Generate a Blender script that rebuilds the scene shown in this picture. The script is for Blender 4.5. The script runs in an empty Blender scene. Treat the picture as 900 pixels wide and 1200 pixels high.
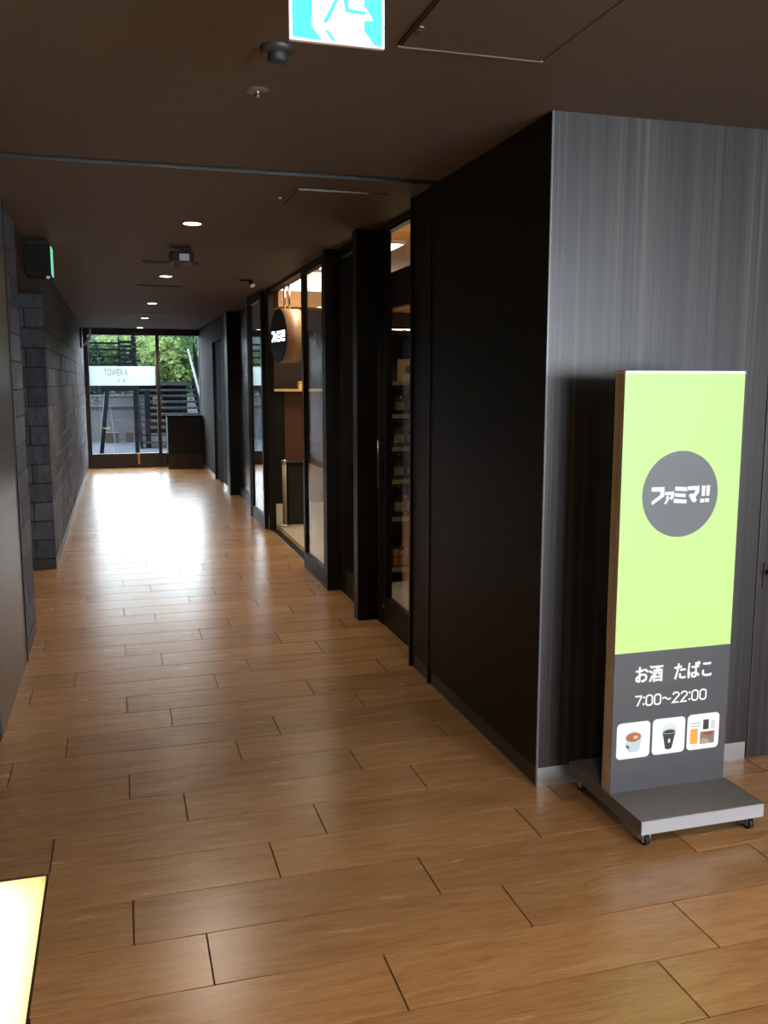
import bpy, bmesh, math, random
from mathutils import Vector, Matrix
random.seed(7)
S = bpy.context.scene
COL = S.collection
PI = math.pi

# ------------------------------------------------------------------ camera, world, light, exposure
cam = bpy.data.objects.new('camera', bpy.data.cameras.new('camera'))
COL.objects.link(cam)
cam.location = (0, 0, 1.5)
cam.rotation_euler = (math.radians(90 - 8.2057), 0, math.radians(-16.277))
cam.data.sensor_fit = 'HORIZONTAL'
cam.data.sensor_width = 36
cam.data.lens = 36 * 1061 / 900
cam.data.clip_end = 300
S.camera = cam
S.view_settings.view_transform = 'Standard'
S.view_settings.look = 'None'
S.view_settings.gamma = 1
S.view_settings.use_curve_mapping = False
S.view_settings.exposure = 0.0

w = bpy.data.worlds.new('overcast_sky')
S.world = w
w.use_nodes = True
w.node_tree.nodes['Background'].inputs[0].default_value = (0.80, 0.90, 1.0, 1)
w.node_tree.nodes['Background'].inputs[1].default_value = 12.0


def area_light(name, loc, size, power, color, rot):
    l = bpy.data.lights.new(name, 'AREA')
    l.shape = 'RECTANGLE'
    l.size, l.size_y = size
    l.energy = power
    l.color = color
    o = bpy.data.objects.new(name, l)
    COL.objects.link(o)
    o.location = loc
    o.rotation_euler = rot
    return o


# daylight entering through the hall window behind the camera
area_light('hall_window_daylight', (3.75, -3.95, 1.4), (3.3, 1.8), 300, (0.86, 0.93, 1.0), (math.radians(90), 0, 0))

# ------------------------------------------------------------------ materials
MATS = {}


def mat(name, col=(0.5, 0.5, 0.5), rough=0.5, metal=0.0, emit=None, es=0.0, spec=0.5):
    if name in MATS:
        return MATS[name]
    m = bpy.data.materials.new(name)
    m.use_nodes = True
    b = m.node_tree.nodes['Principled BSDF']
    b.inputs['Base Color'].default_value = (*col, 1)
    b.inputs['Roughness'].default_value = rough
    b.inputs['Metallic'].default_value = metal
    b.inputs['Specular IOR Level'].default_value = spec
    if emit:
        b.inputs['Emission Color'].default_value = (*emit, 1)
        b.inputs['Emission Strength'].default_value = es
    MATS[name] = m
    return m


def nodes(m):
    nt = m.node_tree
    return nt, nt.nodes, nt.links, nt.nodes['Principled BSDF']


def ramp(n, stops):
    r = n.new('ShaderNodeValToRGB')
    e = r.color_ramp.elements
    while len(e) < len(stops):
        e.new(0.5)
    for el, (p, c) in zip(e, stops):
        el.position = p
        el.color = (*c, 1)
    return r


def coords(n, l, scale, jitter=0.0):
    tc = n.new('ShaderNodeTexCoord')
    mp = n.new('ShaderNodeMapping')
    mp.inputs['Scale'].default_value = scale
    l.new(tc.outputs['Object'], mp.inputs['Vector'])
    if jitter:
        oi = n.new('ShaderNodeObjectInfo')
        mu = n.new('ShaderNodeMath'); mu.operation = 'MULTIPLY'
        mu.inputs[1].default_value = jitter
        l.new(oi.outputs['Random'], mu.inputs[0])
        cb = n.new('ShaderNodeCombineXYZ')
        for k in range(3):
            l.new(mu.outputs[0], cb.inputs[k])
        l.new(cb.outputs[0], mp.inputs['Location'])
    return mp


def mat_plank():
    m = mat('wood_look_tile', rough=0.3, spec=0.75)
    nt, n, l, b = nodes(m)
    mp = coords(n, l, (1.6, 13, 1), 60)
    no = n.new('ShaderNodeTexNoise')
    no.inputs['Scale'].default_value = 2.2
    no.inputs['Detail'].default_value = 7
    no.inputs['Roughness'].default_value = 0.62
    no.inputs['Distortion'].default_value = 0.7
    l.new(mp.outputs[0], no.inputs['Vector'])
    r = ramp(n, [(0.25, (0.31, 0.155, 0.062)), (0.48, (0.425, 0.232, 0.098)), (0.75, (0.50, 0.288, 0.128))])
    l.new(no.outputs['Fac'], r.inputs[0])
    # fine pores
    mp2 = coords(n, l, (6, 120, 1), 33)
    n2 = n.new('ShaderNodeTexNoise'); n2.inputs['Scale'].default_value = 2.5; n2.inputs['Detail'].default_value = 3
    l.new(mp2.outputs[0], n2.inputs['Vector'])
    mx = n.new('ShaderNodeMixRGB'); mx.blend_type = 'MULTIPLY'; mx.inputs[0].default_value = 0.45
    r2 = ramp(n, [(0.36, (0.62, 0.55, 0.5)), (0.55, (1, 1, 1))])
    l.new(n2.outputs['Fac'], r2.inputs[0])
    l.new(r.outputs[0], mx.inputs[1]); l.new(r2.outputs[0], mx.inputs[2])
    oi = n.new('ShaderNodeObjectInfo')
    mr = n.new('ShaderNodeMapRange')
    mr.inputs['To Min'].default_value = 0.85; mr.inputs['To Max'].default_value = 1.13
    l.new(oi.outputs['Random'], mr.inputs[0])
    hs = n.new('ShaderNodeHueSaturation')
    l.new(mr.outputs[0], hs.inputs['Value'])
    l.new(mx.outputs[0], hs.inputs['Color'])
    l.new(hs.outputs[0], b.inputs['Base Color'])
    mr2 = n.new('ShaderNodeMapRange')
    mr2.inputs['To Min'].default_value = 0.22; mr2.inputs['To Max'].default_value = 0.30
    l.new(no.outputs['Fac'], mr2.inputs[0]); l.new(mr2.outputs[0], b.inputs['Roughness'])
    bp = n.new('ShaderNodeBump'); bp.inputs['Strength'].default_value = 0.08; bp.inputs['Distance'].default_value = 0.002
    l.new(n2.outputs['Fac'], bp.inputs['Height']); l.new(bp.outputs[0], b.inputs['Normal'])
    return m


def mat_veneer(name, stops, rough=0.4, across=38, spec=0.5):
    """dark laminate with fine vertical grain"""
    m = mat(name, rough=rough, spec=spec)
    nt, n, l, b = nodes(m)
    mp = coords(n, l, (across, across, 0.22))
    no = n.new('ShaderNodeTexNoise')
    no.inputs['Scale'].default_value = 1.0
    no.inputs['Detail'].default_value = 5
    no.inputs['Roughness'].default_value = 0.75
    l.new(mp.outputs[0], no.inputs['Vector'])
    r = ramp(n, stops)
    l.new(no.outputs['Fac'], r.inputs[0])
    # pale thin streaks
    mp2 = coords(n, l, (across * 0.55, across * 0.55, 0.12))
    n2 = n.new('ShaderNodeTexNoise'); n2.inputs['Scale'].default_value = 1.0; n2.inputs['Detail'].default_value = 1
    l.new(mp2.outputs[0], n2.inputs['Vector'])
    r2 = ramp(n, [(0.64, (0, 0, 0)), (0.69, (0.5, 0.5, 0.5)), (0.72, (0, 0, 0))])
    l.new(n2.outputs['Fac'], r2.inputs[0])
    mx = n.new('ShaderNodeMixRGB'); mx.blend_type = 'MIX'
    l.new(r2.outputs[0], mx.inputs[0])
    l.new(r.outputs[0], mx.inputs[1])
    mx.inputs[2].default_value = (*[c * 1.9 for c in stops[-1][1]], 1)
    l.new(mx.outputs[0], b.inputs['Base Color'])
    return m


def mat_noise(name, c0, c1, scale, rough, bump=0.0, jitter=0.0, metal=0.0, vary=0.0, spec=0.5):
    m = mat(name, rough=rough, metal=metal, spec=spec)
    nt, n, l, b = nodes(m)
    mp = coords(n, l, scale if isinstance(scale, tuple) else (scale,) * 3, jitter)
    no = n.new('ShaderNodeTexNoise')
    no.inputs['Scale'].default_value = 1.0
    no.inputs['Detail'].default_value = 6
    no.inputs['Roughness'].default_value = 0.65
    l.new(mp.outputs[0], no.inputs['Vector'])
    r = ramp(n, [(0.3, c0), (0.7, c1)])
    l.new(no.outputs['Fac'], r.inputs[0])
    out = r.outputs[0]
    if vary:
        oi = n.new('ShaderNodeObjectInfo')
        mr = n.new('ShaderNodeMapRange')
        mr.inputs['To Min'].default_value = 1 - vary; mr.inputs['To Max'].default_value = 1 + vary
        l.new(oi.outputs['Random'], mr.inputs[0])
        hs = n.new('ShaderNodeHueSaturation')
        l.new(mr.outputs[0], hs.inputs['Value']); l.new(out, hs.inputs['Color'])
        out = hs.outputs[0]
    l.new(out, b.inputs['Base Color'])
    if bump:
        bp = n.new('ShaderNodeBump'); bp.inputs['Strength'].default_value = bump; bp.inputs['Distance'].default_value = 0.01
        l.new(no.outputs['Fac'], bp.inputs['Height']); l.new(bp.outputs[0], b.inputs['Normal'])
    return m


def mat_glass(name, tint=(1, 1, 1), rough=0.0, refl=1.0):
    if name in MATS:
        return MATS[name]
    m = bpy.data.materials.new(name)
    m.use_nodes = True
    n, l = m.node_tree.nodes, m.node_tree.links
    for x in list(n):
        if x.type != 'OUTPUT_MATERIAL':
            n.remove(x)
    out = [x for x in n if x.type == 'OUTPUT_MATERIAL'][0]
    t = n.new('ShaderNodeBsdfTransparent'); t.inputs[0].default_value = (*tint, 1)
    g = n.new('ShaderNodeBsdfGlossy'); g.inputs['Roughness'].default_value = rough
    g.inputs[0].default_value = (refl, refl, refl, 1)
    f = n.new('ShaderNodeFresnel'); f.inputs[0].default_value = 1.45
    ge = n.new('ShaderNodeNewGeometry')          # same reflectance on the way in and out of the pane
    mr = n.new('ShaderNodeMapRange')
    mr.inputs['To Min'].default_value = 1.45; mr.inputs['To Max'].default_value = 1 / 1.45
    l.new(ge.outputs['Backfacing'], mr.inputs[0]); l.new(mr.outputs[0], f.inputs[0])
    mx = n.new('ShaderNodeMixShader')
    l.new(f.outputs[0], mx.inputs[0]); l.new(t.outputs[0], mx.inputs[1]); l.new(g.outputs[0], mx.inputs[2])
    l.new(mx.outputs[0], out.inputs[0])
    MATS[name] = m
    return m


def mat_translucent(name, col, mixfac=0.5):
    if name in MATS:
        return MATS[name]
    m = bpy.data.materials.new(name)
    m.use_nodes = True
    n, l = m.node_tree.nodes, m.node_tree.links
    for x in list(n):
        if x.type != 'OUTPUT_MATERIAL':
            n.remove(x)
    out = [x for x in n if x.type == 'OUTPUT_MATERIAL'][0]
    t = n.new('ShaderNodeBsdfTranslucent'); t.inputs[0].default_value = (*col, 1)
    d = n.new('ShaderNodeBsdfDiffuse'); d.inputs[0].default_value = (*col, 1)
    mx = n.new('ShaderNodeMixShader'); mx.inputs[0].default_value = mixfac
    l.new(d.outputs[0], mx.inputs[1]); l.new(t.outputs[0], mx.inputs[2])
    l.new(mx.outputs[0], out.inputs[0])
    MATS[name] = m
    return m


M_plank = mat_plank()
M_grout = mat('dark_grout', (0.10, 0.055, 0.028), 0.8)
M_veneer = mat_veneer('grey_brown_veneer', [(0.30, (0.010, 0.0085, 0.009)), (0.5, (0.029, 0.025, 0.026)), (0.72, (0.066, 0.056, 0.053))], 0.38)
M_shade_black_veneer = mat_veneer('shade_black_veneer', [(0.25, (0.008, 0.0065, 0.0055)), (0.5, (0.011, 0.009, 0.0075)), (0.78, (0.016, 0.013, 0.011))], 0.5, spec=0.18)  # block side: shade painted into the veneer colour; elsewhere plain dark veneer
M_ceil = mat_noise('brown_ceiling_paint', (0.098, 0.072, 0.056), (0.11, 0.082, 0.064), 9, 0.65)
M_stone = mat_noise('dark_split_stone', (0.052, 0.058, 0.073), (0.125, 0.135, 0.162), (26, 26, 9), 0.6, 0.5, 40, vary=0.28, spec=0.22)
M_mortar = mat('stone_joint', (0.02, 0.02, 0.022), 0.9)
M_satin = mat_noise('satin_dark_metal', (0.30, 0.29, 0.285), (0.35, 0.34, 0.33), (1.2, 1.2, 30), 0.36, metal=1.0)
M_dark = mat('black_metal_frame', (0.011, 0.010, 0.009), 0.45, spec=0.25)
M_darkbrown = mat('dark_brown_wood', (0.035, 0.022, 0.015), 0.45)
M_skirt = mat('brushed_steel_skirting', (0.62, 0.62, 0.63), 0.32, 0.9)
M_bskirt = mat('dark_bronze_skirting', (0.06, 0.045, 0.035), 0.4, 0.3)
M_glass = mat_glass('clear_glass', (0.96, 0.98, 0.97))
M_steel = mat('stainless_steel', (0.6, 0.6, 0.6), 0.28, 1.0)
M_white = mat('white_plastic', (0.8, 0.8, 0.79), 0.45)
M_rubber = mat('black_rubber', (0.012, 0.012, 0.012), 0.6)
M_plaster = mat('hall_plaster', (0.30, 0.27, 0.24), 0.8)

# ------------------------------------------------------------------ mesh helpers


def bx(bm, x0, x1, y0, y1, z0, z1):
    x0, x1 = min(x0, x1), max(x0, x1); y0, y1 = min(y0, y1), max(y0, y1); z0, z1 = min(z0, z1), max(z0, z1)
    v = [bm.verts.new(p) for p in ((x0, y0, z0), (x1, y0, z0), (x1, y1, z0), (x0, y1, z0),
                                   (x0, y0, z1), (x1, y0, z1), (x1, y1, z1), (x0, y1, z1))]
    for f in ((0, 3, 2, 1), (4, 5, 6, 7), (0, 1, 5, 4), (1, 2, 6, 5), (2, 3, 7, 6), (3, 0, 4, 7)):
        bm.faces.new([v[i] for i in f])


def cyl(bm, a, b, r, r2=None, seg=20, caps=True):
    a, b = Vector(a), Vector(b)
    r2 = r if r2 is None else r2
    d = (b - a).normalized()
    u = d.orthogonal().normalized(); v = d.cross(u)
    A = [bm.verts.new(a + (u * math.cos(2 * PI * i / seg) + v * math.sin(2 * PI * i / seg)) * r) for i in range(seg)]
    B = [bm.verts.new(b + (u * math.cos(2 * PI * i / seg) + v * math.sin(2 * PI * i / seg)) * r2) for i in range(seg)]
    for i in range(seg):
        j = (i + 1) % seg
        f = bm.faces.new((A[i], A[j], B[j], B[i])); f.smooth = seg > 8
    if caps:
        bm.faces.new(A[::-1]); bm.faces.new(B)


def lathe(bm, prof, c, seg=24, smooth=True):
    """profile of (radius, z) turned about the vertical through c"""
    rings = []
    for r, z in prof:
        if r < 1e-5:
            rings.append([bm.verts.new((c[0], c[1], c[2] + z))])
        else:
            rings.append([bm.verts.new((c[0] + r * math.cos(2 * PI * i / seg), c[1] + r * math.sin(2 * PI * i / seg), c[2] + z)) for i in range(seg)])
    for P, Q in zip(rings, rings[1:]):
        for i in range(seg):
            j = (i + 1) % seg
            if len(P) == 1 and len(Q) == 1:
                continue
            if len(P) == 1:
                f = bm.faces.new((P[0], Q[j], Q[i]))
            elif len(Q) == 1:
                f = bm.faces.new((P[i], P[j], Q[0]))
            else:
                f = bm.faces.new((P[i], P[j], Q[j], Q[i]))
            f.smooth = smooth


def slab(bm, pts, fn, t0, t1):
    """2-D outline extruded: fn(u, v, t) -> point"""
    A = [bm.verts.new(fn(u, v, t0)) for u, v in pts]
    B = [bm.verts.new(fn(u, v, t1)) for u, v in pts]
    n = len(pts)
    bm.faces.new(A[::-1]); bm.faces.new(B)
    for i in range(n):
        j = (i + 1) % n
        bm.faces.new((A[i], A[j], B[j], B[i]))


def rrect(u0, u1, v0, v1, r, k=5):
    out = []
    for cu, cv, a0 in ((u1 - r, v0 + r, -90), (u1 - r, v1 - r, 0), (u0 + r, v1 - r, 90), (u0 + r, v0 + r, 180)):
        for i in range(k + 1):
            a = math.radians(a0 + 90 * i / k)
            out.append((cu + r * math.cos(a), cv + r * math.sin(a)))
    return out


def ell(cu, cv, ru, rv, k=32):
    return [(cu + ru * math.cos(2 * PI * i / k), cv + rv * math.sin(2 * PI * i / k)) for i in range(k)]


def stroke(bm, pts, w, fn, t0, t1):
    """thick polyline as one mitred strip; closed when first == last"""
    P = [Vector(p) for p in pts]
    closed = (P[0] - P[-1]).length < 1e-6
    if closed:
        P = P[:-1]
    n = len(P)
    L, R = [], []
    for i in range(n):
        a = P[i - 1] if (i > 0 or closed) else None
        b = P[(i + 1) % n] if (i < n - 1 or closed) else None
        d1 = (P[i] - a).normalized() if a is not None else (b - P[i]).normalized()
        d2 = (b - P[i]).normalized() if b is not None else d1
        n1, n2 = Vector((-d1.y, d1.x)), Vector((-d2.y, d2.x))
        m = (n1 + n2)
        m = m.normalized() if m.length > 1e-6 else n1
        k = w / 2 / max(0.45, m.dot(n1))
        L.append(P[i] + m * k); R.append(P[i] - m * k)
    V = [[bm.verts.new(fn(p.x, p.y, t)) for p in Q] for Q in (L, R) for t in (t0, t1)]
    for i in range(n if closed else n - 1):
        j = (i + 1) % n
        L0, L1, R0, R1 = V
        bm.faces.new((L1[i], R1[i], R1[j], L1[j])); bm.faces.new((L0[i], L0[j], R0[j], R0[i]))
        bm.faces.new((L0[i], L1[i], L1[j], L0[j])); bm.faces.new((R0[i], R0[j], R1[j], R1[i]))
    if not closed:
        for i in (0, n - 1):
            bm.faces.new((V[0][i], V[1][i], V[3][i], V[2][i]))


def origin_of(o):
    p = Vector((0, 0, 0))
    while o is not None:
        p += o.location
        o = o.parent
    return p


def fin(name, bm, m, parent=None, bevel=0.0, recenter=True):
    bmesh.ops.recalc_face_normals(bm, faces=bm.faces[:])
    if bevel:
        bmesh.ops.bevel(bm, geom=bm.edges[:], offset=bevel, segments=2, affect='EDGES', profile=0.7, clamp_overlap=True)
    me = bpy.data.meshes.new(name)
    if parent is not None:
        off = origin_of(parent)
        o_loc = Vector((0, 0, 0))
    else:
        vs = [v.co for v in bm.verts]
        off = Vector(((min(v.x for v in vs) + max(v.x for v in vs)) / 2, (min(v.y for v in vs) + max(v.y for v in vs)) / 2, min(v.z for v in vs))) if recenter else Vector((0, 0, 0))
        o_loc = off
    bmesh.ops.translate(bm, verts=bm.verts[:], vec=-off)
    bm.to_mesh(me); bm.free()
    me.materials.append(m)
    o = bpy.data.objects.new(name, me)
    COL.objects.link(o)
    o.location = o_loc
    if parent is not None:
        o.parent = parent
    return o


def boxes(name, bl, m, parent=None, bevel=0.0):
    bm = bmesh.new()
    for b in bl:
        bx(bm, *b)
    return fin(name, bm, m, parent, bevel)


def thing(name, label, cat, loc, group=None):
    o = bpy.data.objects.new(name, None)
    o.empty_display_size = 0.1
    COL.objects.link(o)
    o.location = loc
    return tag(o, label, cat, group)


def tag(o, label, cat, group=None):
    o['label'] = label; o['category'] = cat
    if group:
        o['group'] = group
    return o


def struct(o, label, cat):
    o['kind'] = 'structure'
    o['label'] = label; o['category'] = cat
    return o


def sroot(name, loc, label, cat):
    o = bpy.data.objects.new(name, None)
    o.empty_display_size = 0.1
    COL.objects.link(o)
    o.location = loc
    return struct(o, label, cat)


def text_bm(body, width, height, fn, t0, t1, bold=0.0):
    """lettering as thin solid: scaled into width x height, centred at u=v=0"""
    c = bpy.data.curves.new('lettering', 'FONT')
    c.body = body
    c.offset = bold
    c.resolution_u = 3
    o = bpy.data.objects.new('lettering', c)
    COL.objects.link(o)
    bpy.context.view_layer.update()
    me = bpy.data.meshes.new_from_object(o.evaluated_get(bpy.context.evaluated_depsgraph_get()))
    bpy.data.objects.remove(o); bpy.data.curves.remove(c)
    bm = bmesh.new(); bm.from_mesh(me); bpy.data.meshes.remove(me)
    xs = [v.co.x for v in bm.verts]; ys = [v.co.y for v in bm.verts]
    cx, cy = (min(xs) + max(xs)) / 2, (min(ys) + max(ys)) / 2
    sx, sy = width / (max(xs) - min(xs)), height / (max(ys) - min(ys))
    for v in bm.verts:
        v.co = (((v.co.x - cx) * sx), ((v.co.y - cy) * sy), 0)
    r = bmesh.ops.extrude_face_region(bm, geom=bm.faces[:])
    top = {e for e in r['geom'] if isinstance(e, bmesh.types.BMVert)}
    for v in bm.verts:
        t = t1 if v in top else t0
        v.co = fn(v.co.x, v.co.y, t)
    return bm


# ================================================================== THE SETTING
CZ = 2.40          # ceiling height
XL, XR = -0.53, 1.44
YE = 16.5          # glazed end of the corridor
PITCH = 0.2242
PL = 0.875
ENDS = (0.420, 0.615, 0.175, -0.016)
G = 0.005

# floor bed + wood-look planks
FX0, FX1, FY0, FY1 = -2.2, 5.6, -4.2, 16.7
PANEL = (-0.500, -0.268, 1.55, 2.775)     # lit floor panel
floor = boxes('floor', [(FX0, FX1, FY0, FY1, -0.16, -0.10),
                        (FX0, PANEL[0] - 0.02, FY0, 4.0, -0.10, -0.006), (PANEL[1] + 0.012, FX1, FY0, 4.0, -0.10, -0.006),
                        (PANEL[0] - 0.02, PANEL[1] + 0.012, FY0, PANEL[2] - 0.02, -0.10, -0.006), (PANEL[0] - 0.02, PANEL[1] + 0.012, PANEL[3] + 0.012, 4.0, -0.10, -0.006),
                        (FX0, FX1, 4.0, FY1, -0.10, -0.006)], M_grout)
struct(floor, 'warm oak coloured wood-look plank floor running across the corridor', 'floor')
plank_cache = {}


def plank_mesh(wd, dp):
    key = (round(wd, 4), round(dp, 4))
    if key not in plank_cache:
        bm = bmesh.new()
        bx(bm, -wd / 2, wd / 2, -dp / 2, dp / 2, -0.006, 0)
        me = bpy.data.meshes.new('plank')
        bm.to_mesh(me); bm.free()
        me.materials.append(M_plank)
        plank_cache[key] = me
    return plank_cache[key]


PX0, PX1, PY0, PY1 = PANEL[0] - 0.014, PANEL[1] + 0.007, PANEL[2] - 0.014, PANEL[3] + 0.007
far_bm = bmesh.new()
k0 = -26
for k in range(k0, 67):
    yc = 1.780 + PITCH * k
    y0, y1 = yc - PITCH / 2 + G / 2, yc + PITCH / 2 - G / 2
    if yc < 2.91 + 0.3:
        xa, xb = XL - 0.05, 5.5
    elif 5.65 < yc < 7.75:
        xa, xb = -2.0, XR + 0.12
    else:
        xa, xb = XL - 0.05, XR + 0.12
    s = ENDS[k % 4] - PL * 8
    while s < xb:
        a, b = max(s, xa), min(s + PL, xb)
        s += PL
        if b - a < 0.03:
            continue
        pieces = [(a + G / 2, b - G / 2, y0, y1)]
        if a < PX1 and b > PX0 and y0 < PY1 and y1 > PY0:      # planks cut round the lit panel
            pieces = []
            if b > PX1:
                pieces.append((PX1, b - G / 2, y0, y1))
            if a < PX0:
                pieces.append((a + G / 2, PX0, y0, y1))
            if y1 > PY1:
                pieces.append((max(a + G / 2, PX0), min(b, PX1), PY1, y1))
            if y0 < PY0:
                pieces.append((max(a + G / 2, PX0), min(b, PX1), y0, PY0))
        near = 1.2 < yc < 9.6 and a < 3.0 and b > -1.2
        for (p, q, r, t) in pieces:
            if q - p < 0.01 or t - r < 0.005:
                continue
            if near:
                o = bpy.data.objects.new('plank', plank_mesh(q - p, t - r))
                COL.objects.link(o)
                o.parent = floor
                o.location = Vector(((p + q) / 2, (r + t) / 2, 0)) - floor.location
            else:
                bx(far_bm, p, q, r, t, -0.006, 0)
o = fin('far_planks', far_bm, M_plank, floor)
o['kind'] = 'stuff'

# lit panel set into the floor
lp = thing('floor_light_panel', 'glowing warm white light panel set flush into the wood floor', 'floor light', ((PANEL[0] + PANEL[1]) / 2, (PANEL[2] + PANEL[3]) / 2, -0.1))
x0, x1, y0, y1 = PANEL
boxes('frame', [(x0 - 0.012, x0, y0 - 0.012, y1 + 0.006, -0.1, 0.001), (x1, x1 + 0.006, y0 - 0.012, y1 + 0.006, -0.1, 0.001),
                (x0, x1, y0 - 0.012, y0, -0.1, 0.001), (x0, x1, y1, y1 + 0.006, -0.1, 0.001)], M_darkbrown, lp)
boxes('tray', [(x0, x1, y0, y1, -0.1, -0.095)], mat('tray_white', (0.75, 0.62, 0.35), 0.7), lp)
boxes('diffuser', [(x0, x1, y0, y1, -0.008, 0.0)], mat_translucent('amber_acrylic', (1.0, 0.94, 0.77), 0.75), lp)
boxes('tube_lamp', [(x0 + 0.02, x1 - 0.115, y0 + 0.04, y1 - 0.05, -0.075, -0.06)], mat('lamp_tube', (1, 1, 1), 0.5, emit=(1.0, 0.86, 0.58), es=34), lp)

# ceiling : near slab, slot, corridor slab
ceil = boxes('ceiling', [(-2.2, 5.6, -4.2, 4.035, CZ, CZ + 0.12), (-2.2, 5.6, 4.035, 4.105, CZ + 0.03, CZ + 0.12),
                         (-2.2, 1.60, 4.105, 16.7, CZ, CZ + 0.12)], M_ceil)
struct(ceil, 'dark brown painted corridor ceiling with a slot across it', 'ceiling')
boxes('slot_channel', [(-0.53, 1.44, 4.035, 4.040, CZ + 0.002, CZ + 0.03), (-0.53, 1.44, 4.100, 4.105, CZ - 0.004, CZ + 0.03), (-0.53, 1.44, 4.040, 4.100, CZ + 0.022, CZ + 0.03)], mat('slot_grey', (0.05, 0.052, 0.056), 0.5), ceil)
# ceiling access panels
ap = boxes('access_panel', [(0.772, 1.182, 1.62, 2.478, CZ - 0.006, CZ - 0.0005)], M_ceil, ceil)
M_edge = mat('panel_edge_trim', (0.30, 0.27, 0.24), 0.4)
boxes('panel_trim', [(0.762, 1.192, 2.478, 2.487, CZ - 0.007, CZ - 0.0005)], M_edge, ap)
boxes('panel_joint', [(0.762, 0.772, 1.62, 2.478, CZ - 0.004, CZ - 0.0005), (1.182, 1.192, 1.62, 2.478, CZ - 0.004, CZ - 0.0005)], mat('joint_dark', (0.02, 0.015, 0.012), 0.8), ap)
boxes('latch', [(0.775, 0.787, 2.33, 2.345, CZ - 0.009, CZ - 0.006), (0.775, 0.787, 2.35, 2.365, CZ - 0.009, CZ - 0.006)], M_steel, ap)
ap = boxes('access_panel', [(0.86, 1.30, 4.38, 4.80, CZ - 0.006, CZ - 0.0005)], M_ceil, ceil)
boxes('panel_trim', [(0.86, 1.20, 4.372, 4.38, CZ - 0.007, CZ - 0.0005)], M_edge, ap)
boxes('latch', [(0.805, 0.815, 4.60, 4.615, CZ - 0.006, CZ - 0.0005)], M_steel, ap)

# ---- left wall
wl = sroot('wall_left', (XL, 9, 0), 'dark left corridor wall of stone blocks and metal panels', 'wall')
boxes('dark_panel', [(XL - 0.15, XL, -4.2, 3.97, 0, CZ)], M_shade_black_veneer, wl)
boxes('metal_panel', [(XL - 0.15, XL + 0.004, 3.975, 5.08, 0.0, CZ)], M_satin, wl)
boxes('panel_edge', [(XL - 0.15, XL + 0.010, 5.08, 5.10, 0.0, CZ)], M_dark, wl)
BD = 0.03
boxes('mortar_backing', [(XL - 0.25, XL - 0.012, 5.10, 5.72, 0.0, CZ), (XL - 0.40, XL - 0.012, 7.66, YE, 0, CZ)], M_mortar, wl)
boxes('lintel', [(XL - 0.30, XL - 0.002, 5.70, 7.66, 2.17, CZ)], M_darkbrown, wl)
boxes('passage_wall', [(-2.1, -2.0, 5.0, 8.5, 0, CZ), (-2.0, XL - 0.25, 5.0, 5.1, 0, CZ), (-2.0, XL - 0.40, 7.75, 7.85, 0, CZ)], M_shade_black_veneer, wl)
skirt = boxes('skirting', [(XL - 0.30, XL + 0.002, 7.638, 7.66, 0, 0.085), (XL - 0.012, XL + 0.002, 7.66, YE, 0, 0.085), (XL - 0.012, XL + 0.002, 5.10, 5.72, 0, 0.085)], M_darkbrown, wl)
CP = 0.152
brick_cache = {}


def brick(x0, x1, y0, y1, z0, z1, stuff=None):
    if stuff is not None:
        bx(stuff, x0, x1, y0, y1, z0, z1)
        return
    key = tuple(round(v, 3) for v in (x1 - x0, y1 - y0, z1 - z0))
    if key not in brick_cache:
        bm = bmesh.new()
        bx(bm, -(x1 - x0) / 2, (x1 - x0) / 2, -(y1 - y0) / 2, (y1 - y0) / 2, -(z1 - z0) / 2, (z1 - z0) / 2)
        bmesh.ops.bevel(bm, geom=bm.edges[:], offset=0.003, segments=1, affect='EDGES')
        me = bpy.data.meshes.new('brick'); bm.to_mesh(me); bm.free()
        me.materials.append(M_stone)
        brick_cache[key] = me
    o = bpy.data.objects.new('brick', brick_cache[key])
    COL.objects.link(o); o.parent = wl
    o.location = Vector(((x0 + x1) / 2, (y0 + y1) / 2, (z0 + z1) / 2)) - wl.location


far_bricks = bmesh.new()
J = 0.003
c = 0
z = 0.088
while z < CZ - 0.03:
    z1 = min(z + CP, CZ)
    # short return beside the metal panel
    split = 5.40 if c % 2 else 5.28
    for a, b in ((5.105, split), (split, 5.72)):
        pr = random.uniform(0, 0.004)
        brick(XL - BD, XL + pr, a + J, b - J, z + J, z1 - J)
    # corner blocks at the passage opening
    if z < 2.17 - 0.02:
        zt = min(z1, 2.17 + 0.16)
    if c % 2:
        first = 7.64 + 0.15
        brick(XL - 0.30, XL + 0.002, 7.64, first - J, z + J, z1 - J)
    else:
        first = 7.64 + 0.30
        brick(XL - 0.14, XL + 0.002, 7.64, first - J, z + J, z1 - J)
        brick(XL - 0.30, XL - 0.14 - 2 * J, 7.64 + 0.003, first - J, z + J, z1 - J)
    y = first
    while y < YE - 0.02:
        ye = min(y + 0.45, YE)
        pr = random.uniform(0, 0.006)
        brick(XL - BD, XL + pr, y + J, ye - J, z + J, z1 - J, None if y < 11.2 else far_bricks)
        y = ye
    z = z1
    c += 1
o = fin('far_bricks', far_bricks, M_stone, wl)
o['kind'] = 'stuff'

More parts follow.
